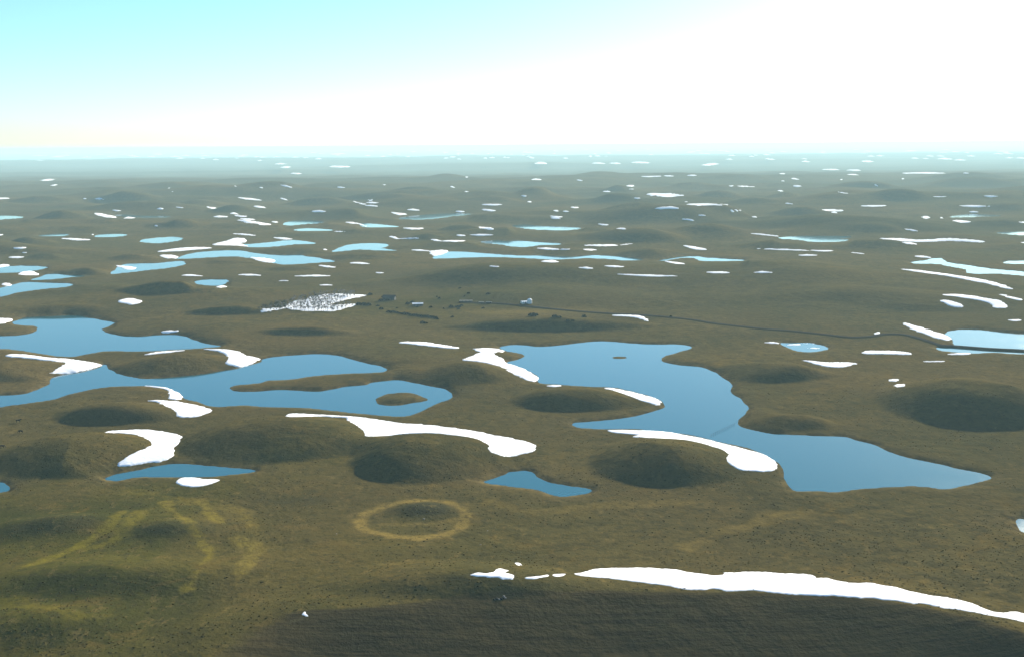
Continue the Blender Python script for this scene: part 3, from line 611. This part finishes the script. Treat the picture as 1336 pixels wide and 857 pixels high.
grove = gp(40,300,180,255,260,215,420,190,560,165,650,140,760,118,900,108,1080,110,1150,135,1000,180,870,215,1000,230,1100,222,1090,250,1000,280,880,310,780,305,600,312,440,300,200,312)
gw = np.array([cast(*q) for q in grove]); gr_n = 0
a_r, c_r = math.cos(.5), math.sin(.5)
cand = []
for i in range(-60, 60):
    for j in range(-60, 60):
        x = gw[:, 0].mean() + (i * 4.2) * a_r - (j * 8.5) * c_r + random.uniform(-.8, .8); y = gw[:, 1].mean() + (i * 4.2) * c_r + (j * 8.5) * a_r + random.uniform(-.8, .8)
        cand.append((x, y))
cand = np.array(cand); ok = inside(cand[:, 0], cand[:, 1], gw); cand = cand[ok]
random.shuffle(idx_ := list(range(len(cand))))
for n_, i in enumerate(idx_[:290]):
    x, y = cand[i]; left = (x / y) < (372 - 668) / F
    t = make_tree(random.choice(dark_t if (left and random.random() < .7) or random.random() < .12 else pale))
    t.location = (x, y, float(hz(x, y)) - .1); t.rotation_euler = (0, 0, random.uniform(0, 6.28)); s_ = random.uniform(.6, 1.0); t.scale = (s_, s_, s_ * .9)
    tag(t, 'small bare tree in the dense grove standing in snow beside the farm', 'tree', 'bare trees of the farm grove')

# dark trees and scrub round the farm
leafm = mat('dark_evergreen', (.022, .030, .020), .9)
def bush_mesh(k, n=120, w_=2.2, h=2.2):
    r = random.Random(k); bm = bmesh.new()
    for i in range(n):
        a = r.uniform(0, 6.28); q_ = r.random() ** .5; z = h * r.random() ** .8 * math.sqrt(max(0, 1 - q_ * q_ * .9))
        p = Vector((math.cos(a) * q_ * w_, math.sin(a) * q_ * w_ * .8, z)); d1 = Vector((r.gauss(0, 1), r.gauss(0, 1), r.gauss(0, 1))).normalized() * .45; d2 = d1.orthogonal().normalized() * .35
        bm.faces.new([bm.verts.new(p + d1), bm.verts.new(p + d2), bm.verts.new(p - d1), bm.verts.new(p - d2)])
    bm2 = bmesh.new(); 
    for i in range(5):
        a = i * 1.26; tube(bm2, (0, 0, 0), (math.cos(a) * w_ * .5, math.sin(a) * w_ * .4, h * .6), .12, .04, 3)
    return bm_mesh('crown', bm, leafm), bm_mesh('stem', bm2, bark)
bushes = [bush_mesh(k) for k in range(3)]
def bush(u, v, s_, lab, group='dark bushes around the farm'):
    t = bpy.data.objects.new('bush', None); C.objects.link(t); b_ = random.choice(bushes)
    link('crown', b_[0], None, t); link('stem', b_[1], None, t); t.scale = (s_ * 1.3, s_, s_); place(t, u, v, lab, 'bush', group, random.uniform(0, 6)); return t
for u, v, s_, lab in ((695, 412.4, 2.0, 'larger dark bush of the pair below the white farm shed'), (699.5, 411.6, 1.4, 'smaller dark bush of the pair below the white farm shed'),
    (724, 413.8, 1.4, 'round dark bush on the straw strip right of the farm'), (730, 414.2, .9, 'little dark bush touching the round one right of the farm'),
    (741, 419, 1.1, 'left low bush on the dark slope right of the farm'), (747, 418.8, .9, 'right low bush on the dark slope right of the farm'),
    (762, 413.8, 1.4, 'last dark bush on the straw strip before the dark road'), (589, 401.5, 1.6, 'lone dark bush in the middle of the farmyard'),
    (590, 414, .9, 'small bush below the farmyard'), (551, 421.5, 1.3, 'left of two bushes below the dark scrub row'), (555, 422, 1.0, 'right of two bushes below the dark scrub row'),
    (637, 384, 1.1, 'small dark bush behind the farmyard'), (600, 376.5, .9, 'lone bush on the grass far behind the farm'), (483, 385, 1.6, 'dark bush just right of the snowy grove tip'),
    (532, 397.2, 1.6, 'dark bush left of the white roofed farmhouse'), (538, 395, 1.3, 'dark bush behind the white roofed farmhouse'), (875, 414, 1.0, 'small dark bush above the dark road')):
    bush(u, v, s_, lab)
for i in range(16):
    bush(random.uniform(492, 660), random.choice((random.uniform(383, 391), random.uniform(399, 404))), random.uniform(.5, 1.2), 'small dark bush scattered on the grass around the farmyard', 'small bushes scattered round the farmyard')
for i in range(5): bush(468 + i * 3.4 + random.uniform(-1, 1), 398.5 + random.uniform(-1.5, 1.5), random.uniform(1.1, 1.7), 'dark bush in the clump at the right foot of the snowy grove', 'dark bushes at the foot of the grove')
for i in range(4): bush(497 + i * 3.6, 392.5 - i * .2, random.uniform(1, 1.5), 'dark bush in the short row between grove and farmhouse', 'dark bushes between grove and farmhouse')
for i in range(26):
    f = i / 25; bush(507 + 64 * f, 407 + 9 * f + random.uniform(-.8, .8), random.uniform(.7, 1.4), 'dark bush in the long slanting scrub row below the farmhouse', 'dark bushes of the scrub row below the farm')

# ---------------------------------------------------------------- farm buildings
wallm = mat('weathered_boards', (.12, .115, .10), .85); whitem = mat('white_boards', (.72, .72, .70), .6); roofm = mat('snowy_metal_roof', (.78, .80, .82), .5); droof = mat('dark_shingles', (.05, .05, .05), .8); troof = mat('tan_roof', (.30, .27, .21), .7); glm = mat('dark_window', (.02, .025, .03), .1)
def house(name, L, Wd, hw_, hr, wm_, rm_):
    t = bpy.data.objects.new(name, None); C.objects.link(t)
    bm = bmesh.new(); box(bm, -L / 2, L / 2, -Wd / 2, Wd / 2, -.5, hw_)
    for sx in (-L / 2, L / 2):
        v = [bm.verts.new((sx, -Wd / 2, hw_)), bm.verts.new((sx, Wd / 2, hw_)), bm.verts.new((sx, 0, hw_ + hr))]; bm.faces.new(v if sx > 0 else v[::-1])
    link('wall', bm_mesh('wall', bm, wm_), None, t)
    bm = bmesh.new(); e = .4
    for s_ in (-1, 1):
        pts = [(-L / 2 - e, s_ * (Wd / 2 + e), hw_ - e * hr / (Wd / 2)), (L / 2 + e, s_ * (Wd / 2 + e), hw_ - e * hr / (Wd / 2)), (L / 2 + e, 0, hw_ + hr), (-L / 2 - e, 0, hw_ + hr)]
        lo = [bm.verts.new(p) for p in pts]; hi = [bm.verts.new((p[0], p[1], p[2] + .18)) for p in pts]
        bm.faces.new(hi); bm.faces.new(lo[::-1])
        for k in range(4): bm.faces.new((lo[k], lo[(k + 1) % 4], hi[(k + 1) % 4], hi[k]))
    bmesh.ops.recalc_face_normals(bm, faces=bm.faces)
    rf = link('roof', bm_mesh('roof', bm, rm_), None, t)
    bm = bmesh.new(); box(bm, -.55, .55, -Wd / 2 - .05, -Wd / 2, 0, 2.1); link('door', bm_mesh('door', bm, droof), None, t)
    for sx in (-.3, .3):
        bm = bmesh.new(); box(bm, sx * L - .6, sx * L + .6, -Wd / 2 - .05, -Wd / 2, 1, 2.1); link('window', bm_mesh('window', bm, glm), None, t)
    return t, rf
t, rf = house('farmhouse', 13, 9, 3.0, .9, wallm, roofm); place(t, 545, 399, 'farmhouse with bright white roof among dark bushes', 'house', None, .1)
bm = bmesh.new(); box(bm, 2, 3, -.4, .4, 3.2, 5); link('chimney', bm_mesh('chimney', bm, droof), None, rf)
t, rf = house('barn', 16, 8, 3.6, 3, wallm, droof); place(t, 508, 391.5, 'dark roofed barn between the grove and the farmhouse', 'barn', None, -.2)
t, rf = house('long_shed', 16, 6, 1.8, .6, wallm, troof); place(t, 608, 394, 'long low shed with pale roof at the back of the farmyard', 'shed', None, .05)
t, rf = house('shed', 6, 4, 1.8, .5, wallm, troof); place(t, 628, 396, 'small pale roofed shed, left of two beside the long shed', 'shed', None, .1)
t, rf = house('shed', 7, 4, 1.8, .5, wallm, troof); place(t, 638, 396, 'small pale roofed shed, right of two beside the long shed', 'shed', None, -.1)
t, rf = house('shed', 9, 6, 2.2, .7, whitem, roofm); place(t, 684.5, 395.6, 'white shed beside the round white bin right of the farm', 'shed', None, .4)
t = bpy.data.objects.new('grain_bin', None); C.objects.link(t)
bm = bmesh.new(); tube(bm, (0, 0, -.5), (0, 0, 5), 3, 3, 16); link('bin_wall', bm_mesh('bin_wall', bm, whitem), None, t)
bm = bmesh.new(); tube(bm, (0, 0, 5.003), (0, 0, 6.6), 3.1, .4, 16); link('bin_roof', bm_mesh('bin_roof', bm, roofm), None, t)
place(t, 691, 396, 'round white grain bin beside the white shed', 'grain bin')

# ---------------------------------------------------------------- fence posts wading into the large lake
t = bpy.data.objects.new('wire_fence', None); C.objects.link(t)
fp = [cast(928 + 30 * i / 11.0, 568 - 14 * i / 11.0) for i in range(12)]; ox, oy = fp[0]; t.location = (ox, oy, 0)
tag(t, 'row of thin wooden posts standing in the large lake', 'fence')
bm = bmesh.new(); tube(bm, (0, 0, -1.5), (0, 0, 1.5), .11, .09, 5); pm = bm_mesh('post', bm, mat('post_wood', (.05, .045, .04), .9))
for x, y in fp:
    o = link('post', pm, None, t); o.location = (x - ox, y - oy, max(float(hz(x, y)), 0)); o.rotation_euler = (random.uniform(-.08, .08), random.uniform(-.08, .08), 0)
bm = bmesh.new()
for (x0, y0), (x1, y1) in zip(fp[:-1], fp[1:]):
    for zz in (.7, 1.3): tube(bm, (x0 - ox, y0 - oy, zz), (x1 - ox, y1 - oy, zz), .012, .012, 3)
link('wire', bm_mesh('wire', bm, bark), None, t)

# ---------------------------------------------------------------- cattle on the left slope
hide = mat('dark_hide', (.018, .014, .012), .7); hb = NB(hide); hb.l(hb.mix(hb.noise(3, 3), (.012, .010, .009), (.03, .022, .016)), hb.b.inputs['Base Color'])
def cow_mesh(graze):
    nodes = {'p': ((-.75, 0, 1.22), .34), 'm': ((-.1, 0, 1.15), .42), 's': ((.55, 0, 1.2), .37)}
    hd = [((.95, 0, 1.25), .22), ((1.25, 0, .75), .17), ((1.45, 0, .38), .14), ((1.62, 0, .14), .08)] if graze else [((.95, 0, 1.4), .23), ((1.25, 0, 1.55), .18), ((1.5, 0, 1.52), .15), ((1.8, 0, 1.38), .09)]
    V = [nodes['p'], nodes['m'], nodes['s']] + hd; E = [(0, 1), (1, 2), (2, 3), (3, 4), (4, 5), (5, 6)]
    def chain(st, pts):
        prev = st
        for p in pts: V.append(p); E.append((prev, len(V) - 1)); prev = len(V) - 1
    for s_ in (-1, 1):
        chain(2, [((.6, s_ * .24, .85), .15), ((.62, s_ * .25, .45), .085), ((.58, s_ * .25, .2), .06), ((.62, s_ * .25, .03), .08)])
        chain(0, [((-.72, s_ * .25, .82), .18), ((-.88, s_ * .25, .52), .09), ((-.80, s_ * .25, .2), .06), ((-.74, s_ * .25, .03), .08)])
        chain(5 if graze else 4, [((hd[1][0][0] - .02, s_ * .22, hd[1][0][2] + .1), .05)])
    chain(0, [((-1.1, 0, 1.25), .06), ((-1.16, 0, .8), .035), ((-1.15, 0, .5), .06)])
    me = bpy.data.meshes.new('cow'); me.from_pydata([v[0] for v in V], E, []); o = bpy.data.objects.new('cow', me); C.objects.link(o)
    md = o.modifiers.new('skin', 'SKIN'); o.modifiers.new('sub', 'SUBSURF').levels = 1
    for i, v in enumerate(V): me.skin_vertices[0].data[i].radius = (v[1], v[1] * (.85 if i > 2 else .8))
    me.skin_vertices[0].data[0].use_root = True
    dg = bpy.context.evaluated_depsgraph_get(); dg.update(); m2 = bpy.data.meshes.new_from_object(o.evaluated_get(dg)); bpy.data.objects.remove(o)
    m2.materials.clear(); m2.materials.append(hide); 
    for p in m2.polygons: p.use_smooth = True
    return m2
try: cms = [cow_mesh(True), cow_mesh(False)]
except Exception as ex: print('cow fail', ex); cms = []
if cms:
    for u, v, k, rz, lab in ((24, 550.5, 1, .3, 'dark cow standing highest of three on the left slope'), (27, 564.5, 0, 3.0, 'dark grazing cow, middle one of three on the left slope'), (3, 584, 0, .2, 'dark grazing cow nearest the left edge')):
        o = link('cow', cms[k]); o.scale = (1.5, 1.5, 1.5); place(o, u, v, lab, 'cow', 'cattle on the left slope', rz, .0)

# ---------------------------------------------------------------- field stones
stm = mat('field_stone', (.20, .19, .17), .9); sb = NB(stm); sb.l(sb.mix(sb.noise(1.2, 4), (.10, .09, .08), (.34, .32, .29)), sb.b.inputs['Base Color'])
dst = mat('dark_stone', (.04, .04, .036), .9)
def stone(k, m):
    r = random.Random(k); bm = bmesh.new(); bmesh.ops.create_icosphere(bm, subdivisions=2, radius=1)
    for v in bm.verts: v.co *= 1 + r.uniform(-.14, .14); v.co.z *= .65
    return bm_mesh('boulder', bm, m)
sts = [stone(1, stm), stone(2, stm), stone(3, dst)]
for u, v, s_, k, lab in ((645, 781.5, .7, 2, 'dark stone, leftmost in the stone heap on the field edge'), (648.5, 780.5, .9, 2, 'dark stone left of the pale one in the stone heap'), (651, 781, .6, 0, 'small grey stone low in the heap on the field edge'),
    (654, 780.5, .9, 2, 'dark stone at the middle of the heap on the field edge'), (657.5, 777.5, .8, 0, 'pale stone, highest in the heap on the field edge'), (659.5, 779.5, .6, 1, 'pale stone, rightmost in the heap on the field edge'),
    (553, 676.5, .7, 1, 'single pale stone in the middle of the straw ring'), (636, 692, .5, 0, 'small pale stone right of the straw ring'), (627, 710, .55, 0, 'small pale stone below the right side of the straw ring'), (439, 696, .5, 1, 'small pale stone left of the straw ring')):
    o = link('boulder', sts[k]); o.scale = (s_, s_ * .8, s_); place(o, u, v, lab, 'boulder', 'field stones in the foreground', random.uniform(0, 6), .1)

# ---------------------------------------------------------------- low scrub tufts scattered over the near grass
def tufts(name, n, ya, yb, s0, s1, m, seed, thr):
    r = np.random.default_rng(seed)
    y = 1 / (ya ** -.5 + (yb ** -.5 - ya ** -.5) * r.random(n * 6)) ** 2; s = r.uniform(-.54, .54, n * 6); x = s * y
    rj = (inv0 - y ** -0.5) / (inv0 - inv1) * (NR - 1); j = rj.astype(int); i = np.clip(np.searchsorted(S, s), 0, NC - 1)
    ok = (SDF[j, i] > 3) & (fbm(x, y, 45, 3, seed) + .25 * r.standard_normal(len(x)) * .5 > thr) & (STRAW[j, i] < .3) & (FIELD[j, i] < .1)
    x, y = x[ok][:n], y[ok][:n]; n = len(x); z = hz(x, y)
    sz = (s0 + (s1 - s0) * r.random(n) ** 2)[:, None]
    a = r.uniform(0, 6.28, n)[:, None] + np.arange(5)[None] * 1.2566
    rad = sz * r.uniform(.5, 1.9, (n, 5))
    ring_ = np.stack([x[:, None] + np.cos(a) * rad, y[:, None] + np.sin(a) * rad, z[:, None] - .15 + 0 * a], -1)
    top = np.stack([x[:, None] + np.cos(a) * rad * .5, y[:, None] + np.sin(a) * rad * .5, z[:, None] + sz * r.uniform(.2, .5, (n, 5))], -1)
    v = np.concatenate([ring_, top], 1).reshape(-1, 3); b = (np.arange(n) * 10)[:, None, None]
    k = np.arange(5); qd = np.stack([k, (k + 1) % 5, 5 + (k + 1) % 5, 5 + k], -1)[None] + b
    cp = np.array([[5, 6, 7, 8], [5, 8, 9, 9]])
    me = grid_mesh(name, v, np.concatenate([qd.reshape(-1, 4), (np.array([[5, 6, 7, 8]])[None] + b).reshape(-1, 4)]), False)
    o = link(name, me, m); tag(o, kind='stuff'); return o
tufts('scrub_tufts', 2600, 400, 1000, .15, .65, mat('dry_scrub', (.044, .036, .015), .95), 5, .14)
tufts('grass_tussocks', 9000, 380, 900, .2, .6, mat('straw_tussock', (.085, .066, .022), .95), 8, .02)
# ---------------------------------------------------------------- haze
bm = bmesh.new(); bmesh.ops.create_cube(bm, size=1)
bmesh.ops.scale(bm, verts=bm.verts, vec=(240000, 100000, 450)); bmesh.ops.translate(bm, verts=bm.verts, vec=(0, 44000, 215 - 225))
me = bpy.data.meshes.new('haze'); bm.to_mesh(me); bm.free()
hm = bpy.data.materials.new('haze_air'); hm.use_nodes = True; t = hm.node_tree; t.nodes.clear()
pv = t.nodes.new('ShaderNodeVolumePrincipled'); pv.inputs['Density'].default_value = HAZE_DENSITY
pv.inputs['Color'].default_value = (*HAZE_COLOR, 1); pv.inputs['Anisotropy'].default_value = HAZE_G
ou = t.nodes.new('ShaderNodeOutputMaterial'); t.links.new(pv.outputs[0], ou.inputs['Volume'])
hz_o = link('haze', me, hm); tag(hz_o, kind='stuff')
print('Z range', Z.min(), Z.max(), 'verts', len(co))
